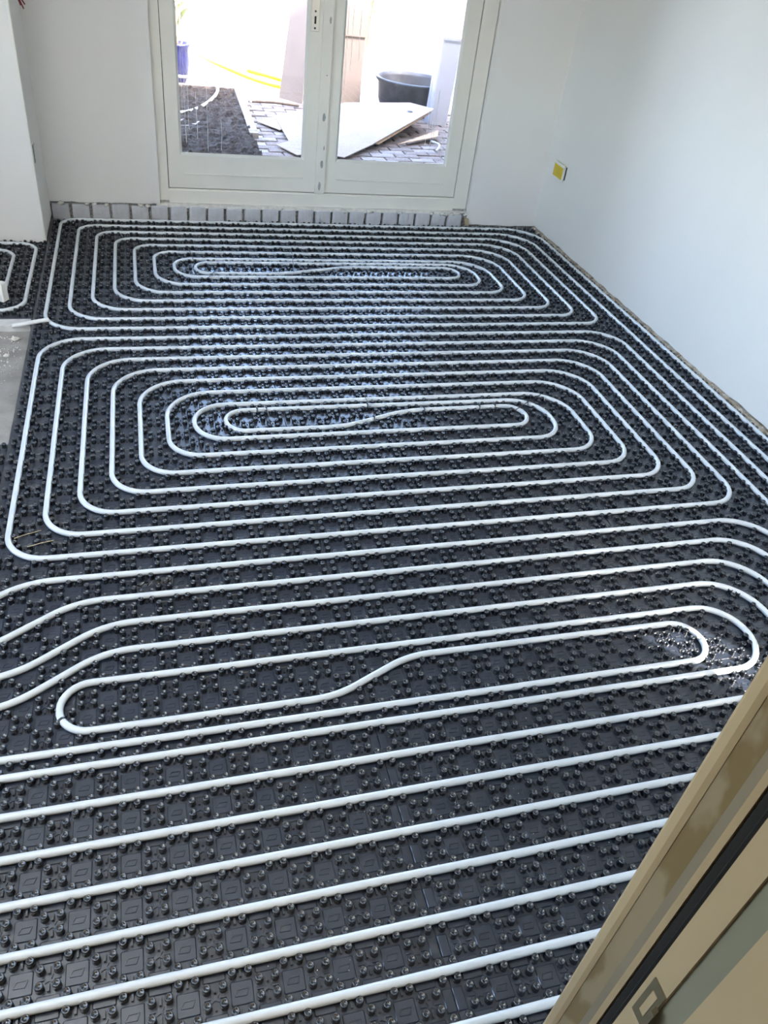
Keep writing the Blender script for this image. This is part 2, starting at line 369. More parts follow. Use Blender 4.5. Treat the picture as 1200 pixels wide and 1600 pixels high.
vbar('rebate_edge', [(XJ+.075,-4.697),(XJ+.004,-4.697),(XJ+.004,-4.724),(XJ+.075,-4.724)], MT['jamb3'])
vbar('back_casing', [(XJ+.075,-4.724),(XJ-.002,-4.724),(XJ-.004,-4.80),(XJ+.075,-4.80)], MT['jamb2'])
sp = MB().box(XJ-.002, XJ, -4.697, -4.676, .735, .815).build('strike_plate', MT['brass'], rb)
MB().box(XJ-.0026, XJ-.0018, -4.691, -4.683, .752, .800).build('latch_slot', MT['jamb2'], sp)
m = MB(); m.prism([(XJ-.002,-4.700),(XJ-.010,-4.703),(XJ-.010,-4.697),(XJ-.002,-4.694)], .735, .790); m.build('lip', MT['brass'], sp)
tl = thing('trim_2', (-.5,-4.68,0), 'opposite jamb of the doorway, outside the picture', kind='structure')
vbar('casing', [(-.52,-4.80),(-.48,-4.80),(-.48,-4.60),(-.52,-4.60)], MT['jamb2'], tl)

# added unseen fill lamp on a tripod, brightens the room off the ceiling
wlp = thing('fill_lamp', (-.85,-4.2,FZ), 'added tripod fill lamp turned up to the ceiling, out of view', 'lamp')
for k in range(3):
    a_ = k*2.094+.4; m = MB(); m.tube([(-.85,-4.2,.75),(-.85+.30*math.cos(a_),-4.2+.30*math.sin(a_),FZ)],.011,8); m.build('leg', MT['steel'], wlp)
m = MB(); m.tube([(-.85,-4.2,.6),(-.85,-4.2,1.5)],.013,8); m.build('pole', MT['steel'], wlp)
m = MB(); m.lathe([(.03,1.5),(.17,1.53),(.19,1.60),(.175,1.60)],24,(-.85,-4.2,0)); m.build('lamp_head', MT['black'], wlp)
d = bpy.data.lights.new('fill_lamp_light','AREA'); d.shape='DISK'; d.size=.32; d.energy=72; d.color=(.90,.95,1.0)
l = bpy.data.objects.new('fill_lamp_light', d); COL.objects.link(l); l.location=(-.85,-4.2,1.605); l.rotation_euler=(math.pi,0,0)
# hall lamp behind the camera
hl = thing('ceiling_lamp', (.9,-5.9,2.6), 'small warm ceiling lamp in the hall behind the doorway', 'lamp')
m = MB(); m.lathe([(.02,0),(.09,-.01),(.10,-.06),(.07,-.09),(.01,-.10)],20,(.9,-5.9,2.6)); m.build('lamp_shade', MT['white'], hl)
ld = bpy.data.lights.new('hall_bulb','POINT'); ld.energy = 10; ld.color=(1,.78,.52); ld.shadow_soft_size=.08
lo = bpy.data.objects.new('hall_bulb', ld); COL.objects.link(lo); lo.location=(.9,-5.9,2.40)

# ------------------------------------------------------------------ heating pipes
PZ = .0125; PR = .0094
def fillet(wp, step=.35):
    pts=[]; n=len(wp)
    for i,w in enumerate(wp):
        p=Vector(w[:2]); r=w[2] if len(w)>2 else 0
        if i in (0,n-1) or r<=0: pts.append(p); continue
        a=Vector(wp[i-1][:2]); b=Vector(wp[i+1][:2])
        u=(a-p); v=(b-p); lu=u.length; lv=v.length; u.normalize(); v.normalize()
        ang=u.angle(v)
        if abs(math.pi-ang)<1e-3: pts.append(p); continue
        fu=.5 if i>1 else 1; fv=.5 if i<n-2 else 1
        t=min(r/math.tan(ang/2), lu*fu, lv*fv); rr=t*math.tan(ang/2)
        s=p+u*t; e=p+v*t; k=max(5,int((math.pi-ang)*rr/.22)+3)
        c=p+(u+v).normalized()*(rr/math.sin(ang/2))
        a0=math.atan2(s.y-c.y,s.x-c.x); a1=math.atan2(e.y-c.y,e.x-c.x); da=(a1-a0+math.pi)%(2*math.pi)-math.pi
        for j in range(k+1):
            aa=a0+da*j/k; pts.append(Vector((c.x+rr*math.cos(aa),c.y+rr*math.sin(aa))))
    out=[pts[0]]
    for p in pts[1:]:
        if (p-out[-1]).length>1e-3: out.append(p)
    return out
PIPE_PTS = {}
def note(a, b):
    k=max(1,int((b-a).length/.08))
    for j in range(k+1):
        q=a+(b-a)*(j/k); PIPE_PTS.setdefault((int(q.x*2//1),int(q.y*2//1)),[]).append((q.x,q.y))
def clear_of_pipes(x, y, need=.158):
    # studs beside a bend stand clear of the pipe; those right under it are missing
    kx,ky=int(x*2//1),int(y*2//1); best=None; bd=9
    for i in (-1,0,1):
        for j in (-1,0,1):
            for q in PIPE_PTS.get((kx+i,ky+j),()):
                d=(q[0]-x)**2+(q[1]-y)**2
                if d<bd: bd=d; best=q
    d=math.sqrt(bd)
    if d>=need: return x,y
    if d<.05: return None
    return best[0]+(x-best[0])*need/d, best[1]+(y-best[1])*need/d
def pipe(wp, label, loc, name='heating_pipe', zf=None):
    pts=fillet(wp)
    for a,b in zip(pts,pts[1:]): note(a,b)
    dense=[]
    for a,b in zip(pts,pts[1:]):
        k=max(1,int((b-a).length/1.5))
        dense += [a+(b-a)*(j/k) for j in range(k)]
    dense.append(pts[-1])
    # tiny slack so that long runs are not ruler straight
    P3=[]
    for q in dense:
        w=.012*noise.noise((q.x*.35,q.y*.35,3)); P3.append((q.x*P+w*.1, q.y*P+w*.1, PZ+(zf(q.x,q.y) if zf else 0)))
    o=MB(); o.tube(P3,PR,12); o=o.build(name, MT['pipe'])
    tag(o,label,'pipe','floor heating pipes'); return o
r0=1.05
L1=[(-8.3,-45.5),(30,-45.5,1.5),(30,0,2.2),(0,0,.95),(0,-14.5,1.6),(28,-14.5,r0),(28,-2,2.2),(2,-2,.95),(2,-12.5,1.6),(26,-12.5,r0),(26,-4,2.0),(4,-4,.95),(4,-10.5,1.6),(24,-10.5,r0),(24,-6,1.9),
    (6,-6,.95),(6,-8.5,1.3),(22,-8.5,.8),(22,-7,.8),(15.5,-7.0,5),(11.6,-8.0,5),(7.1,-8.0,.75),(7.1,-6.5,.75),(23,-6.5,1.7),(23,-9.5,r0),(5,-9.5,1.6),(5,-5,.95),(25,-5,2.0),(25,-11.5,r0),(3,-11.5,1.6),
    (3,-3,.95),(27,-3,2.0),(27,-13.5,r0),(1,-13.5,1.6),(1,-1,.95),(29,-1,2.2),(29,-44.5,1.5),(-8.3,-44.5)]
pipe(L1,'milky white heating pipe wound in the spiral nearest the glass doors','far')
r1=1.25
L2=[(-8.3,-43.5),(28,-43.5,1.5),(28,-15.5,1.7),(0,-15.5,1.8),(0,-30,1.2),(26,-30,r1),(26,-17.5,1.8),(2,-17.5,1.8),(2,-28,1.2),(24,-28,r1),(24,-19.5,1.8),(4,-19.5,1.8),(4,-26,1.2),(22,-26,r1),(22,-21.5,1.8),(6,-21.5,1.5),(6,-24,1.2),
    (19.75,-24,.85),(19.75,-22.45,.8),(14.6,-22.5,5),(11.8,-23.5,5),(7.2,-23.5,.8),(7.2,-22,.8),(20.8,-22,1.5),(20.8,-25,1.2),(5,-25,1.2),(5,-20.5,1.8),(23,-20.5,1.8),(23,-27,r1),(3,-27,1.2),(3,-18.5,1.8),(25,-18.5,1.8),(25,-29,r1),(1,-29,1.2),
    (1,-16.5,1.8),(27,-16.5,1.8),(27,-42.5,1.5),(-8.3,-42.5)]
pipe(L2,'milky white heating pipe wound in the middle spiral of the floor','mid')
def dg(y, x0, dy=1.5): return [(x0+1.15,y,2.6),(x0-1.15,y-dy,2.6)]
L3=[(-8.3,-40.5),(25,-40.5,1.5),(25,-32,1.7)]+dg(-32,.95)+[(-3,-33.5,1.6),(-3,-38.5,1.6),(23,-38.5,1.5),(23,-34,1.6)]+dg(-34,1.75)+[(-1.2,-35.5,.75),(-1.2,-37,.75),(20.1,-37,.75),(20.1,-35.5,.75),(11.0,-35.45,3),(8.7,-36.5,3),(1.85,-36.5,.75),(1.85,-35,.8),
    (21.8,-35,1.25),(21.8,-37.5,1.25),(-2.1,-37.5,1.2),(-2.1,-34.5,1.2)]+dg(-33,1.75)[::-1]+[(24,-33,1.7),(24,-39.5,1.5),(-4.4,-39.5,1.5),(-4.4,-32.5,1.5)]+dg(-31,-.45)[::-1]+[(26,-31,1.8),(26,-41.5,1.5),(-8.3,-41.5)]
p3=pipe(L3,'milky white heating pipe wound in the nearest spiral, with an S-bend and a taped bend','near')
# tape band on the bend
m=MB(); c0=Vector((.1925,-3.609,PZ)); d=Vector((.458,-.889,0)).normalized()
m.tube([c0-d*.0032,c0+d*.0032],PR+.0009,14,True); m.build('tape_mark',MT['black'],p3)
pipe([(-8.3,-12.5),(-1,-12.5,1.1),(-1,-4,1.0),(-7.5,-4,.5),(-7.5,-5,.5),(-2,-5,1.0),(-2,-11.5,1.1),(-8.3,-11.5)],'milky white heating pipe looping out of the alcove behind the wall return','alcove')
# loose cut end
m=MB(); pts=[W(.22,-13.86,.30),W(-.1,-13.95,.29),W(-.45,-14.05,.27),W(-.85,-14.14,.22),W(-1.28,-14.16,.16)]
m.tube(pts,PR,12,False); m.tube(pts,PR*.72,12,False)
n=12; m.add([m.v[i] for i in range(n)]+[m.v[len(pts)*n+i] for i in range(n)],[(i,(i+1)%n,n+(i+1)%n,n+i) for i in range(n)])
m.add([m.v[(len(pts)-1)*n+i] for i in range(n)],[tuple(range(n))])
tag(m.build('pipe_offcut',MT['tarp']),'short cut piece of milky white pipe lying at the edge of the concrete patch','pipe')

# ------------------------------------------------------------------ studded floor panels
def in_view(x, y, z=0):
    d = Vector((x,y,z))-Vector(CAMP); zc = d.dot(CF)
    if zc < .05: return False, 9
    u = 600+1219.4*d.dot(CR)/zc; v = 800-1219.4*d.dot(CU)/zc
    return (-10 < u < 1210 and -10 < v < 1610), d.length
NR = .0078
PROF_N = [(.0088,0),(.0080,.006),(.0074,.0125),(.0081,.0140),(.0080,.0166),(.0070,.0180),(.0055,.0181),(.0040,.0158),(.0008,.0153)]
PROF_F = [(.0086,0),(.0075,.0125),(.0077,.0165),(.0064,.0178),(.0048,.0176),(.0036,.0160)]
def nub_mb(near):
    m = MB()
    if near: m.lathe(PROF_N, 12, (0,0,0), True, False, True)
    else: m.lathe(PROF_F, 8, (0,0,0), True, False, True)
    return m
NN, NF = nub_mb(True), nub_mb(False)
NUB_ME = NN.mesh('stud', MT['nub'])
PAD = MB().cbox(-.0215,.0215,-.0215,.0215,-.002,.0024,.0016)
def para(m, sc):
    o = [(-.0135,-.0065),(.0085,-.0075),(.0135,.0055),(.0125,.0075),(-.0085,.0070),(-.0140,-.0040)]
    i = [(x*.80,y*.66) for x,y in o]; n = len(o); z=.0024; h=.0013
    v = [(x,y,z) for x,y in o]+[(x*.95,y*.9,z+h) for x,y in o]+[(x*1.02,y*1.05,z+h) for x,y in i]+[(x,y,z) for x,y in i]
    f = []
    for r in range(3):
        for k in range(n): f.append((r*n+k, r*n+(k+1)%n, (r+1)*n+(k+1)%n, (r+1)*n+k))
    m.add(v,f)
PADP = MB(); PADP.add(PAD.v, PAD.f); para(PADP, 1)
PAD_ME = PADP.mesh('pad', MT['mat'])
PADS = MB().cbox(-.0215,-.0008,-.0215,.0215,-.002,.0024,.0014).cbox(.0008,.0215,-.0215,.0215,-.002,.0024,.0014)
PADS_ME = PADS.mesh('pad', MT['mat'])
CL = MB()                                          # cluster relief: four-point star and ribs between the studs
st = []
for k in range(8):
    a = math.pi/4*k+math.pi/4; r = .0105 if k%2==0 else .0038
    st.append((r*math.cos(a), r*math.sin(a)))
CL.prism(st, 0, .0030)
CL.box(-.0021,.0021,.009,.0225,0,.0065).box(-.0021,.0021,-.0225,-.009,0,.0065)
CL.box(-.021,-.009,-.0012,.0012,0,.0035).box(.009,.021,-.0012,.0012,0,.0035)

def sheet(x0, x1, y0, y1, label, near, seam=None, group=True):
    cx, cy = (x0+x1)/2*P, (y0+y1)/2*P
    t = thing('floor_panel', (cx,cy,FZ), label, 'floor panel', 'studded floor heating panels')
    g = .0003
    MB().cbox(x0*P+g, x1*P-g, y0*P+g, y1*P-g, FZ, 0, .0005).build('sheet', MT['mat'], t)
    studs=[]; pads=[]; cl=MB(); half=MB()
    for a in range(math.floor(2*x0)-1, math.ceil(2*x1)+2):
        for b in range(math.floor(2*y0)-1, math.ceil(2*y1)+2):
            X, Y = a*.5, b*.5
            if (a+b)%2==0:
                ok = 0
                for sx in (-1,1):
                    for sy in (-1,1):
                        nx, ny = X+sx*.155, Y+sy*.155
                        if x0+.07<nx<x1-.07 and y0+.07<ny<y1-.07:
                            ok += 1; q = clear_of_pipes(nx,ny)
                            if q: studs.append((q[0]*P,q[1]*P))
                if ok==4: cl.add([(vx+X*P,vy+Y*P,vz) for vx,vy,vz in CL.v], CL.f)
            elif x0+.2<X<x1-.2 and y0+.2<Y<y1-.2: pads.append((X*P,Y*P))
            elif y0+.2<Y<y1-.2 and abs(X-x1)<.01: half.cbox(X*P-.0215,X*P-.0009,Y*P-.0215,Y*P+.0215,-.002,.0024,.0014)
            elif y0+.2<Y<y1-.2 and abs(X-x0)<.01: half.cbox(X*P+.0009,X*P+.0215,Y*P-.0215,Y*P+.0215,-.002,.0024,.0014)
    # part objects for the pieces that show large
    big_s = []; big_p = []
    if near:
        vis = sorted([s for s in studs if in_view(*s)[0]], key=lambda s: in_view(*s)[1])
        big_s = vis[:300]
        big_p = sorted([s for s in pads if in_view(*s)[0]], key=lambda s: in_view(*s)[1])[:300]
    bs, bp = set(big_s), set(big_p)
    for s in big_s:
        o = bpy.data.objects.new('stud', NUB_ME); COL.objects.link(o); o.parent=t; o.location=(s[0]-cx,s[1]-cy,-FZ); o.rotation_euler=(0,0,rnd.random()*6)
    for s in big_p:
        o = bpy.data.objects.new('pad', PADS_ME if seam and abs(s[0]-seam*P)<.02 else PAD_ME); COL.objects.link(o); o.parent=t; o.location=(s[0]-cx,s[1]-cy,-FZ)
    m = MB(); src = NN if y1 < -24 else NF
    for s in studs:
        if s not in bs: m.add([(vx+s[0],vy+s[1],vz) for vx,vy,vz in src.v], src.f, True)
    if m.v: tag(m.build('stud_field', MT['nub'], t), kind='stuff')
    m = MB(); pm = PADP if y1 < -20 else PAD
    for s in pads:
        if s not in bp: m.add([(vx+s[0],vy+s[1],vz) for vx,vy,vz in pm.v], pm.f)
    if m.v: tag(m.build('pad_field', MT['mat'], t), kind='stuff')
    if half.v: tag(half.build('seam_pads', MT['mat'], t), kind='stuff')
    if cl.v: tag(cl.build('stud_webs', MT['mat'], t), kind='stuff')
    return t
XA, XB, XC, XD = -.56, 9.5, 20.0, 30.28
SH = [
 (XA,XB,-12.5,.22,'studded black panel beside the wall return, under the spiral nearest the doors',0),
 (XB,XC,-12.5,.58,'studded black panel in front of the door meeting strips, middle of the spiral nearest the doors',0),
 (XC,XD,-12.5,.58,'studded black panel in the far corner below the yellow socket box',0),
 (XA,XB,-24.5,-12.5,'studded black panel bordering the bare concrete patch',0),
 (XB,XC,-24.5,-12.5,'studded black panel under the core of the middle pipe spiral',0),
 (XC,XD,-24.5,-12.5,'studded black panel along the long wall, beside the core of the middle spiral',0),
 (XA,XB,-37,-24.5,'studded black panel under the taped pipe bend and the scrap of clear film',0),
 (XB,XC,-37,-24.5,'studded black panel under the S-bend of the nearest pipe spiral',0),
 (XC,XD,-37,-24.5,'studded black panel with the sunlit patch, beside the long wall',0),
 (XA,XB,-45.8,-37,'nearest studded black panel with parallel pipes, at the lower edge of the picture',1),
 (XB,XC,-45.8,-37,'nearest studded black panel reaching under the cream door jamb, past the plain seam',1),
 (XC,XD,-45.8,-37,'studded black panel mostly hidden behind the cream door jamb',1),
 (-8.5,XA,-13.15,-3.45,'small studded black panel in the alcove beside the wall return',0),
 (-8.5,XA,-45.8,-23.45,'studded black panel cut off by the picture edge, below the concrete patch',0),
]
for a in SH: sheet(a[0],a[1],a[2],a[3],a[4],a[5], seam=None)
# panel joint: plain pads either side of the seam line
# cable ties holding the pipes
TIES=[((6.81,-4.19),(7.08,-6.47),6.5),((8.17,-7.62),(7.62,-8.9),8.25),((12.73,-4.39),(12.31,-7.89),6.9),((13.1,-21.42),(13.01,-22.4),22.0),((13.12,-22.8),(13.06,-23.2),23.0),((15.4,-22.45),(15.28,-22.9),22.5),((17.94,-22.25),(17.81,-22.75),22.5),((18.65,-22.2),(18.58,-22.6),22.5),((21.1,-21.74),(19.3,-23.02),22.4),((8.49,-21.8),(8.45,-22.4),22.0),((8.86,-21.99),(8.82,-23.19),22.0)]
TL=['cable tie with a long tail across the far spiral, beside its inner bend','cable tie at the lower side of the inner bend of the far spiral','cable tie with the longest tail, across the middle of the far spiral','cable tie with a long tail above the middle S-bend','short cable tie on the rising part of the middle S-bend','short cable tie where the middle S-bend levels out','short cable tie on the inner run, second from the bend of the middle spiral','short cable tie on the inner run, closest to the bend of the middle spiral','cable tie with a slanting tail crossing the inner bends by the long wall side','short cable tie on the inner bend of the middle spiral, toward the concrete patch','cable tie with its tail hanging inside the inner bend of the middle spiral']
for (a,b,yr),lb in zip(TIES,TL):
    x0,y0_=a; x1,y1_=b
    t=(yr+y0_)/(y0_-y1_) if abs(y0_-y1_)>1e-6 else .5; t=min(1,max(0,t)); xr=x0+(x1-x0)*t; yy=y0_+(y1_-y0_)*t
    o=thing('cable_tie',W(xr,yy,0),lb,'cable tie','black cable ties on the pipes')
    m=MB(); k=14; ring=[(xr*P,yy*P+.0105*math.cos(2*math.pi*i/k),PZ+.0105*math.sin(2*math.pi*i/k)) for i in range(k+1)]
    m.tube(ring,.0014,6,False); m.build('band',MT['black'],o)
    MB().box(xr*P-.0025,xr*P+.0025,yy*P-.003,yy*P+.003,PZ+.0095,PZ+.0145).build('head',MT['black'],o)
    m=MB(); L=[(x0*P,y0_*P,.021),((x0+x1)/2*P+.003,(y0_+y1_)/2*P,.027),(x1*P,y1_*P,.023)]
    m.tube(L,.0019,6); m.build('tail',MT['black'],o)

# ------------------------------------------------------------------ alcove odds and ends
m=MB().box(-8.5*P,-.6*P,-13.93*P,-13.2*P,FZ,.004); tag(m.build('trim_3',MT['slab']),'pale concrete upstand between the alcove panel and the bare patch',kind='structure')
pk=thing('plank',W(-3.2,-10.9,0),'white painted plank end standing on the alcove panel at the picture edge','plank')
m=MB(); m.cbox(-.09,.09,-.022,.022,0,.085,.004)
rot=Matrix.Rotation(math.radians(-28),3,'Z')
def place(m,R,l): m.v=[tuple(R@Vector(p)+Vector(l)) for p in m.v]; return m
place(m,rot,(-.255,-1.115,.020)).build('board',MT['white'],pk)
# rubble on the concrete
def crumbs(name,n,fx,label,m_,cat,r0,r1,z=0):
    m=MB()
    for i in range(n):
        x,y=fx(); r=rnd.uniform(r0,r1)
        v=[(x+r*rnd.uniform(.5,1.2)*sx*(1-abs(sz)*.3),y+r*rnd.uniform(.5,1.2)*sy*(1-abs(sz)*.3),z+r*.5+.5*r*sz*rnd.uniform(.6,1.2)) for sz in (-1,1) for sx,sy in ((-1,-.6),(.3,-1),(1,.4),(-.4,1))]
        m.add(v,[(3,2,1,0),(4,5,6,7),(0,1,5,4),(1,2,6,5),(2,3,7,6),(3,0,4,7)])
    return tag(m.build(name,m_),label,cat,kind='stuff')
def onconc():
    while True:
        x,y=rnd.gauss(-1.45,.5),rnd.gauss(-16.2,1.6)
        if -4.5<x<-.75 and -23<y<-14.3: return x*P,y*P
crumbs('rubble',170,onconc,'pale plaster crumbs scattered on the bare concrete patch',MT['crumb'],'rubble',.001,.006,FZ)
for i,(x,y,r,lb) in enumerate([(-1.17,-14.75,.018,'largest pale plaster lump on the concrete, close to the pipe offcut'),(-1.35,-16.3,.014,'plaster lump on the concrete farther from the pipe offcut'),(-1.75,-17.2,.012,'brownish plaster lump at the picture edge on the concrete')]):
    m=MB(); m.lathe([(r*.5,0),(r,r*.25),(r*.75,r*.6),(r*.2,r*.8)],8,(0,0,0),False,True,True)
    m.v=[(a*rnd.uniform(.6,1.3)+x*P,b*rnd.uniform(.6,1.3)+y*P,c*rnd.uniform(.7,1.1)+FZ) for a,b,c in m.v]
    tag(m.build('plaster_lump',MT['crumb'] if i<2 else MT['brown']),lb,'plaster lump','plaster lumps on the concrete')
def wallside(): return (3.035+rnd.uniform(-.014,.03), rnd.uniform(-4.2,.05))
crumbs('plaster_crumbs',900,wallside,'pale plaster crumbs along the foot of the long wall',MT['crumb'],'rubble',.0015,.006,.004)
FL=[]
def flecks():
    c=rnd.choice([(8.6,-41.6,2.6,1.2),(9.5,-39.5,2,2),(12.6,-41.5,.5,.8),(13.2,-42.5,.8,1.0),(5.5,-43.0,2.5,.8),(12.5,-39.6,2.0,1.4),(19,-33,3,2),(8,-36,4,3),(13,-44,1.0,.6)])
    while True:
        x,y=rnd.gauss(c[0],c[2]*.6),rnd.gauss(c[1],c[3]*.6)
        if clear_of_pipes(x,y,.13)==(x,y): return x*P,y*P
crumbs('white_flecks',150,flecks,'tiny white flecks of plaster on the near panels',MT['drip'],'debris',.0005,.0019,.0026)
# scrap of clear film and straws
m=MB(); n=9; v=[];f=[]
for i in range(n+1):
    for j in range(4):
        v.append((.375+.012*i*.95, -3.182+.006*j+.0035*i*.6+.004*rnd.random(), .021+.007*rnd.random()))
for i in range(n):
    for j in range(3): f.append((i*4+j,i*4+j+1,i*4+5+j,i*4+4+j))
m.add(v,f); o=m.build('plastic_film',MT['film']); o.modifiers.new('thick','SOLIDIFY').thickness=.0004
tag(o,'crumpled scrap of clear plastic film lying across a pipe','plastic scrap')
for k,(a,b,lb) in enumerate([((.20,-29.05),(.95,-28.75),'dry straw lying by the lower bend of the middle spiral'),((.60,-29.50),(1.35,-29.28),'second dry straw, nearer the pipe of the lower bend of the middle spiral')]):
    m=MB(); m.tube([W(*a,.22),W((a[0]+b[0])/2,(a[1]+b[1])/2,.235),W(*b,.22)],.0014,6); tag(m.build('straw',MT['straw']),lb,'straw')

# yellow socket box on the right wall
sb=thing('socket_box',(3.06,-.09,.43),'yellow wall box with a torn white cover on the long wall','socket box')
sbb=MB().box(3.046,3.06,-.168,-.030,.388,.470).build('box_body',MT['yellow'],sb)
m=MB(); m.add([(3.0455,-.164,.392),(3.0455,-.035,.392),(3.0455,-.035,.466),(3.0455,-.164,.466),(3.040,-.115,.412),(3.040,-.060,.420),(3.042,-.055,.445),(3.042,-.12,.440)],[(0,4,7,3),(0,1,5,4),(1,2,6,5),(2,3,7,6),(4,5,6,7)]); m.build('inner_face',MT['yellow'],sbb)
m=MB(); m.prism([(3.036,-.172),(3.044,-.176),(3.046,-.03),(3.041,-.06)],.462,.478); m.build('cover_flap',MT['white'],sb)
m=MB(); m.prism([(3.040,-.176),(3.052,-.178),(3.052,-.169),(3.042,-.168)],.386,.470); m.build('side_flap',MT['white'],sb)
MB().box(3.056,3.061,-.182,-.178,.392,.470).build('side_gap',MT['dark'],sb)
m=MB(); m.prism([(3.042,-.168),(3.052,-.168),(3.052,-.04),(3.046,-.05)],.379,.388); m.build('lower_flap',MT['white'],sb)
# plug socket on the pier return
sk=thing('wall_plate',(-.06,-.31,.45),'small white cover plate on the side of the wall return','wall plate')
m=MB().cbox(-.04,.04,-.022,.022,0,.007,.003); m.v=[(-.063+z+.006,-.290+y,.45+x) for x,y,z in m.v]; m.build('cover',MT['white'],sk)
MB().box(-.0625,-.0560,-.321,-.312,.405,.492).build('gap',MT['dark'],sk)
# red cable ends
rc=thing('cable_bundle',(-.055,.06,1.05),'red cable ends hanging beside the wall return at the top edge','cable')
for i,(dx,dz,l) in enumerate([(0,0,.05),(.012,.012,.045),(.02,-.006,.05),(.008,.02,.03),(.026,.012,.04)]):
    m=MB(); b=Vector((-.078+dx,.03,1.10+dz*.5))
    m.tube([b,b+Vector((.008,-.004,-l*.4)),b+Vector((.012+dx*.4,-.008,-l))],.0035,7); m.build('wire',MT['red'],rc)

# ------------------------------------------------------------------ the garden
GZ=.05
gd=thing('garden_ground',(2,4,0),'sunlit sandy garden ground beyond the doors',kind='structure')
MB().box(-12,14,.42,14,-.2,GZ-.012).build('ground_surface',MT['ground'],gd)
pm=[]
for k in range(3):
    m=MB().cbox(-.099,.099,-.049,.049,-.03,0,.004); m.v=[(a+rnd.uniform(-.0015,.0015),b+rnd.uniform(-.0015,.0015),c) for a,b,c in m.v]
    pm.append(m.mesh('paver',MT['paver2'] if k==1 else MT['paver']))
row=0; y=1.06
while y<3.3:
    x=1.44+(.1 if row%2 else 0)
    while x<3.4:
        o=bpy.data.objects.new('paver',pm[rnd.randrange(3)]); COL.objects.link(o); o.parent=gd
        o.location=(x+.03*(y-2)-2,y-4,GZ+rnd.uniform(-.004,.004)); o.rotation_euler=(rnd.uniform(-.015,.015),rnd.uniform(-.015,.015),rnd.uniform(-.02,.02)+.03)
        x+=.206
    y+=.106; row+=1
# planting bed
bd=thing('planting_bed',(1.05,2.6,GZ),'dark soil bed with weathered edging boards outside the left door','planting bed')
m=MB(); nx,ny=34,64; v=[];f=[]
for j in range(ny+1):
    for i in range(nx+1):
        x=.3+1.04*i/nx; yy=1.3+2.35*j/ny
        v.append((x,yy,GZ+.035+.030*noise.noise((x*9,yy*9,1))+.022*noise.noise((x*26,yy*26,7))+.012*rnd.uniform(-1,1)))
for j in range(ny):
    for i in range(nx): a=j*(nx+1)+i; f.append((a,a+1,a+nx+2,a+nx+1))
m.add(v,f); m.build('soil',MT['soil'],bd)
MB().add([(1.32,1.9,-.1),(1.39,1.9,-.1),(1.435,3.62,-.1),(1.375,3.62,-.1),(1.32,1.9,GZ+.045),(1.39,1.9,GZ+.045),(1.435,3.62,GZ+.05),(1.375,3.62,GZ+.05)],[(0,3,2,1),(4,5,6,7),(0,1,5,4),(1,2,6,5),(2,3,7,6),(3,0,4,7)]).build('edging_board',MT['kerb'],bd)
MB().box(.3,1.40,3.56,3.64,-.1,GZ+.05).build('edging_board',MT['kerb'],bd)
MB().add([(.55,2.05,GZ),(.93,2.12,GZ),(.98,2.28,GZ),(.6,2.42,GZ),(.55,2.05,GZ+.03),(.93,2.12,GZ+.025),(.98,2.28,GZ+.025),(.6,2.42,GZ+.03)],[(0,3,2,1),(4,5,6,7),(0,1,5,4),(1,2,6,5),(2,3,7,6),(3,0,4,7)]).build('stone_slab',MT['kerb'],None)
tag(bpy.data.objects['stone_slab'],'flat pale stone lying on the soil bed','stone')
# grey hose in the bed
m=MB(); hp=[(.60,3.72,.13),(.85,3.78,.13),(1.08,3.72,.125),(1.20,3.50,.12),(1.17,3.22,.10),(1.05,2.88,.085),(.90,2.60,.08),(.75,2.50,.08),(.55,2.50,.08)]
def smooth(pts,k=6):
    out=[]; n=len(pts); V=[Vector(p) for p in pts]
    for i in range(n-1):
        p0=V[max(i-1,0)];p1=V[i];p2=V[i+1];p3_=V[min(i+2,n-1)]
        for j in range(k):
            t=j/k; out.append(.5*((2*p1)+(p2-p0)*t+(2*p0-5*p1+4*p2-p3_)*t*t+(3*p1-p0-3*p2+p3_)*t**3))
    out.append(V[-1]); return out
m.tube(smooth(hp),.014,8); tag(m.build('garden_hose',MT['hose2']),'pale grey hose curving over the soil bed','hose')
# blue pot and plant
pt=thing('plant_pot',(.88,3.92,GZ),'tall blue glazed pot with a long-leaved plant, seen through the left door','potted plant')
m=MB(); m.lathe([(.075,0),(.095,.05),(.118,.16),(.128,.26),(.125,.31),(.135,.325),(.135,.345),(.115,.345),(.11,.30),(.0,.29)],28,(.865,3.92,GZ)); m.build('pot',MT['pot'],pt)
for i in range(7):
    a=rnd.uniform(0,6.28); m=MB(); b=Vector((.865+.04*math.cos(a),3.92+.04*math.sin(a),GZ+.28)); t=Vector((rnd.uniform(-.15,.36),rnd.uniform(-.2,.2),rnd.uniform(.5,1.0)))
    sp_=smooth([b,b+t*.35+Vector((.02,0,.03)),b+t*.7,b+t],5); m.tube(sp_,[.009*(1-.6*k/(len(sp_)-1)) for k in range(len(sp_))],6); stm=m.build('stem',MT['stem'],pt)
    for q in range(9):
        c=sp_[min(len(sp_)-1,5+int(q*1.7))]; dr=Vector((rnd.uniform(-1,1),rnd.uniform(-1,1),rnd.uniform(-.3,.8))).normalized(); L=rnd.uniform(.16,.32); w=rnd.uniform(.016,.028)
        sd=dr.cross(Vector((0,0,1))).normalized()*w; v=[];n=6
        for k in range(n+1):
            tt=k/n; cc=c+dr*L*tt+Vector((0,0,-.5*L*tt*tt)); ww=math.sin(math.pi*min(.98,tt*.9+.08))
            v+=[cc-sd*ww,cc+Vector((0,0,-.004*ww)),cc+sd*ww]
        ff=[]
        for k in range(n): ff+=[(k*3,k*3+1,k*3+4,k*3+3),(k*3+1,k*3+2,k*3+5,k*3+4)]
        m=MB(); m.add(v,ff,True); m.build('leaf',MT['leaf'],stm)
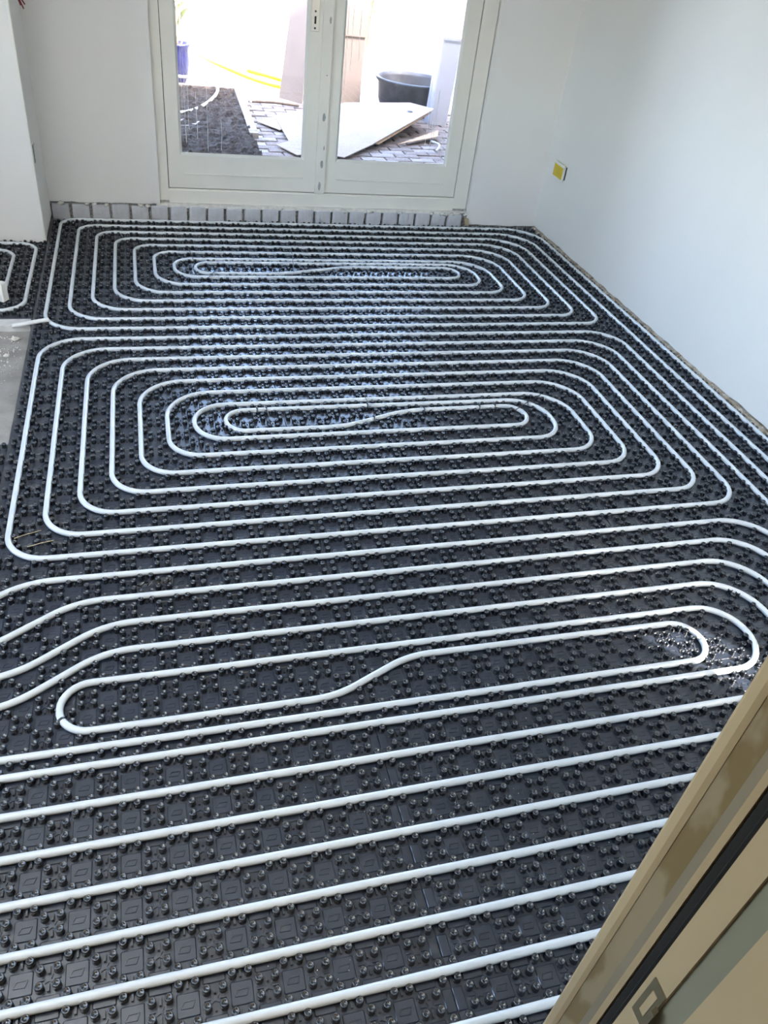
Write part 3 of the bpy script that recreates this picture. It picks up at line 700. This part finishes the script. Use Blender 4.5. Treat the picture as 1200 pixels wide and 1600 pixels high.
# white tarpaulin heap with the yellow hose
tp=thing('tarpaulin',(1.5,4.4,GZ),'white tarpaulin heap in the sun behind the soil bed','tarpaulin')
m=MB(); v=[];f=[]; nr,na=12,36
for r in range(nr+1):
    for a in range(na):
        th=2*math.pi*a/na; rr=r/nr; rad=(1+.14*noise.noise((math.cos(th)*2,math.sin(th)*2,3)))
        x=1.58+.42*rr*rad*math.cos(th); yy=4.35+.50*rr*rad*math.sin(th)
        v.append((x,yy,GZ+.24*(1-rr**1.7)*(1+.35*noise.noise((x*6,yy*6,2)))+(.004 if r<nr else -.01)))
for r in range(nr):
    for a in range(na): f.append((r*na+a,r*na+(a+1)%na,(r+1)*na+(a+1)%na,(r+1)*na+a))
m.add(v,f,True); m.build('sheet',MT['tarp'],tp)
m=MB(); m.tube(smooth([(1.10,4.70,.20),(1.22,4.28,.20),(1.42,3.98,.17),(1.66,3.86,.12),(1.92,3.86,.08),(1.98,3.98,.10),(1.78,3.96,.15),(1.55,4.00,.19)]),.019,8)
tag(m.build('garden_hose',MT['hose']),'yellow hose looped over the white tarpaulin','hose')
m=MB(); m.tube([W(14.97,31.76,.75),W(17,31.6,.8),W(19.3,31.36,.7)],.014,5); tag(m.build('batten',MT['stick']),'thin dark batten lying on the paving before the leaning cardboard','batten')
# cardboard
def slab3(name, top, th, m_, label, cat):           # folded sheet: list of quads given as top points
    m=MB()
    for quad in top:
        q=[Vector(p) for p in quad]; nrm=(q[1]-q[0]).cross(q[3]-q[0]).normalized()
        if nrm.z<0 and abs(nrm.z)>.2: nrm=-nrm
        lo=[p-nrm*th for p in q]
        m.add(q+lo,[(0,1,2,3),(7,6,5,4),(0,4,5,1),(1,5,6,2),(2,6,7,3),(3,7,4,0)])
    o=m.build(name,m_); tag(o,label,cat); return o
z=GZ
cs=thing('cardboard_sheet',(2.6,2.5,GZ),'large flattened cardboard box sheet lying on the paving outside the right door','cardboard')
def part_sheet(quads, th, m_, nm):
    m=MB()
    for quad in quads:
        q=[Vector(p) for p in quad]; nrm=(q[1]-q[0]).cross(q[3]-q[0]).normalized()
        lo=[p-nrm*th for p in q]
        m.add(q+lo,[(0,1,2,3),(7,6,5,4),(0,4,5,1),(1,5,6,2),(2,6,7,3),(3,7,4,0)])
    return m.build(nm,m_,cs)
part_sheet([[(1.62,2.50,z+.03),(1.93,2.30,z+.045),(2.93,2.86,z+.16),(2.42,3.36,z+.03)]],.006,MT['card'],'panel')
part_sheet([[(1.93,2.30,z+.045),(1.98,1.36,z+.03),(2.28,1.70,z+.05),(2.98,2.36,z+.20)],[(1.93,2.30,z+.045),(2.98,2.36,z+.20),(3.05,2.50,z+.19),(2.93,2.86,z+.16)]],.006,MT['card'],'panel')
part_sheet([[(1.62,2.50,z+.03),(1.62,1.60,z+.02),(1.98,1.36,z+.03),(1.93,2.30,z+.045)]],.006,MT['card'],'panel')
part_sheet([[(2.32,1.78,z+.048),(2.96,2.38,z+.185),(2.99,2.40,z+.170),(2.36,1.78,z+.032)]],.006,MT['card_in'],'folded_edge')
m=MB(); m.lathe([(.028,0),(.028,.001)],14,(0,0,0),False,False,True); m.v=[(a+2.80,b+2.42,c+z+.172) for a,b,c in m.v]; m.build('hand_hole',MT['dark'],cs)
part_sheet([[(2.55,1.86,z+.028),(2.98,2.10,z+.05),(3.05,2.30,z+.06),(2.75,2.05,z+.035)]],.006,MT['card_in'],'loose_flap')
slab3('cardboard_piece',[[(1.44,2.42,z+.02),(1.60,2.16,z+.02),(1.80,2.36,z+.03),(1.86,2.86,z+.03)]],.006,MT['card'],'pale cardboard piece on the paving, just before the door meeting strip','cardboard')
slab3('cardboard_piece',[[(1.50,1.68,z+.02),(1.62,1.40,z+.02),(1.80,1.50,z+.02),(1.76,1.95,z+.03)]],.006,MT['card'],'small cardboard corner poking out nearest the left door','cardboard')
cb=thing('cardboard_box',(2.35,3.55,GZ),'tall cardboard box standing upright behind the right door pane','cardboard box')
m=MB().box(2.13,2.60,3.47,3.80,GZ,GZ+.58).build('box_body',MT['card'],cb)
MB().box(2.115,2.625,3.455,3.82,GZ+.58,GZ+.96).build('box_sleeve',MT['card'],cb)
MB().box(2.125,2.605,3.465,3.805,GZ+.572,GZ+.58).build('box_seam',MT['card_in'],cb)
lc=slab3('leaning_cardboard',[[(1.80,3.52,z),(1.99,3.30,z),(2.06,3.45,z+.95),(1.93,3.62,z+.95)]],.01,MT['card'],'cardboard sheet leaning upright behind the door meeting strip','cardboard')
# black tub
tb=thing('tub',(3.09,3.32,GZ),'big round grey-black rubber tub behind the flattened cardboard','tub')
m=MB(); m.lathe([(.30,0),(.335,.10),(.352,.29),(.372,.305),(.376,.335),(.366,.345),(.350,.340),(.338,.30),(.32,.10),(.29,.02),(0.0,.02)],44,(3.09,3.32,GZ)); m.v=[(a,b,GZ+(c-GZ)*.84) for a,b,c in m.v]; tbb=m.build('tub_body',MT['tub'],tb)
m=MB(); k=44; m.tube([(3.09+.371*math.cos(2*math.pi*i/k),3.32+.371*math.sin(2*math.pi*i/k),GZ+.277) for i in range(k+1)],.012,7,False); m.build('tub_rim',MT['tub'],tbb)
# white panel post
ps=thing('panel_post',(3.2,2.75,GZ),'white square post standing in front of the rubber tub','post')
def lean(m): m.v=[(x+.06*(z_-GZ),y,z_) for x,y,z_ in m.v]; return m
psb=lean(MB().cbox(3.105,3.285,2.76,2.92,GZ,GZ+.74,.01)).build('post_body',MT['post'],ps)
lean(MB().cbox(3.095,3.295,2.75,2.93,GZ+.70,GZ+.73,.006)).build('cap_band',MT['post'],psb)
lean(MB().box(3.155,3.235,2.80,2.88,GZ+.74,GZ+.80)).build('cap',MT['post'],psb)
# broken paver bits and a blue strap by the sill
m=MB(); m.tube(smooth([(2.84,1.70,.075),(2.90,1.80,.085),(2.93,1.92,.08),(2.90,2.02,.075)]),.010,6); tag(m.build('strap',MT['post']),'pale blue strap lying on the pavers in the right door corner','strap')
# unseen roof and side walls added to shade the near garden
ev=MB().box(-3.2,6.5,.42,1.75,2.50,2.62); tag(ev.build('shade_roof',MT['fence']),'timber roof over the doors, added out of view to shade the garden',kind='structure')
for x,lb,n_ in ((-1.6,'unseen garden side wall beyond the soil bed, added for shade','shade_wall'),(4.9,'unseen garden side wall beyond the tub, added for shade','shade_wall')):
    tag(MB().box(x-.1,x+.1,.42,7.0,-.1,2.1).build(n_,MT['kerb']),lb,kind='structure')
# fence and shrubs at the end of the garden
fn=thing('fence',(2,9,GZ),'sun-bleached board fence closing the garden','fence')
fm=MB().box(-.07,.07,-.012,.012,0,1.75).mesh('board',MT['fence'])
for i in range(56):
    o=bpy.data.objects.new('board',fm); COL.objects.link(o); o.parent=fn; o.location=(-2.4+i*.15-0,rnd.uniform(-.004,.004),0)
for zz in (.35,1.4): MB().box(-.6,6.6,9.012,9.06,GZ+zz,GZ+zz+.08).build('rail',MT['fence'],fn)
for x in (.3,2.2,3.75,5.6): MB().box(x,x+.09,8.92,8.99,GZ,GZ+1.85).build('post',MT['fence'],fn)
bu=thing('shrub',(3.3,6.2,GZ),'ochre leafed shrub behind the tall cardboard box','shrub')
m=MB()
for i in range(7):
    a=i*.9; m.tube(smooth([(3.3,6.2,GZ),(3.3+.1*math.cos(a),6.2+.1*math.sin(a),GZ+.5),(3.3+.28*math.cos(a),6.2+.28*math.sin(a),GZ+1.0)],4),.012,5)
m.build('branches',MT['stem'],bu)
m=MB()
for i in range(420):
    d_=Vector((rnd.gauss(0,1),rnd.gauss(0,1),rnd.gauss(0,1))).normalized()*rnd.uniform(.1,.42); c=Vector((3.3,6.2,GZ+.88))+Vector((d_.x*.8,d_.y*.8,d_.z)); u_=Vector((rnd.gauss(0,1),rnd.gauss(0,1),rnd.gauss(0,1))).normalized(); w_=u_.orthogonal().normalized()
    m.add([c-u_*.04,c+w_*.016,c+u_*.04,c-w_*.016],[(0,1,2,3)])
tag(m.build('foliage',MT['bush'],bu),kind='stuff')
for o in bpy.data.objects:
    if '_o' in o: del o['_o']
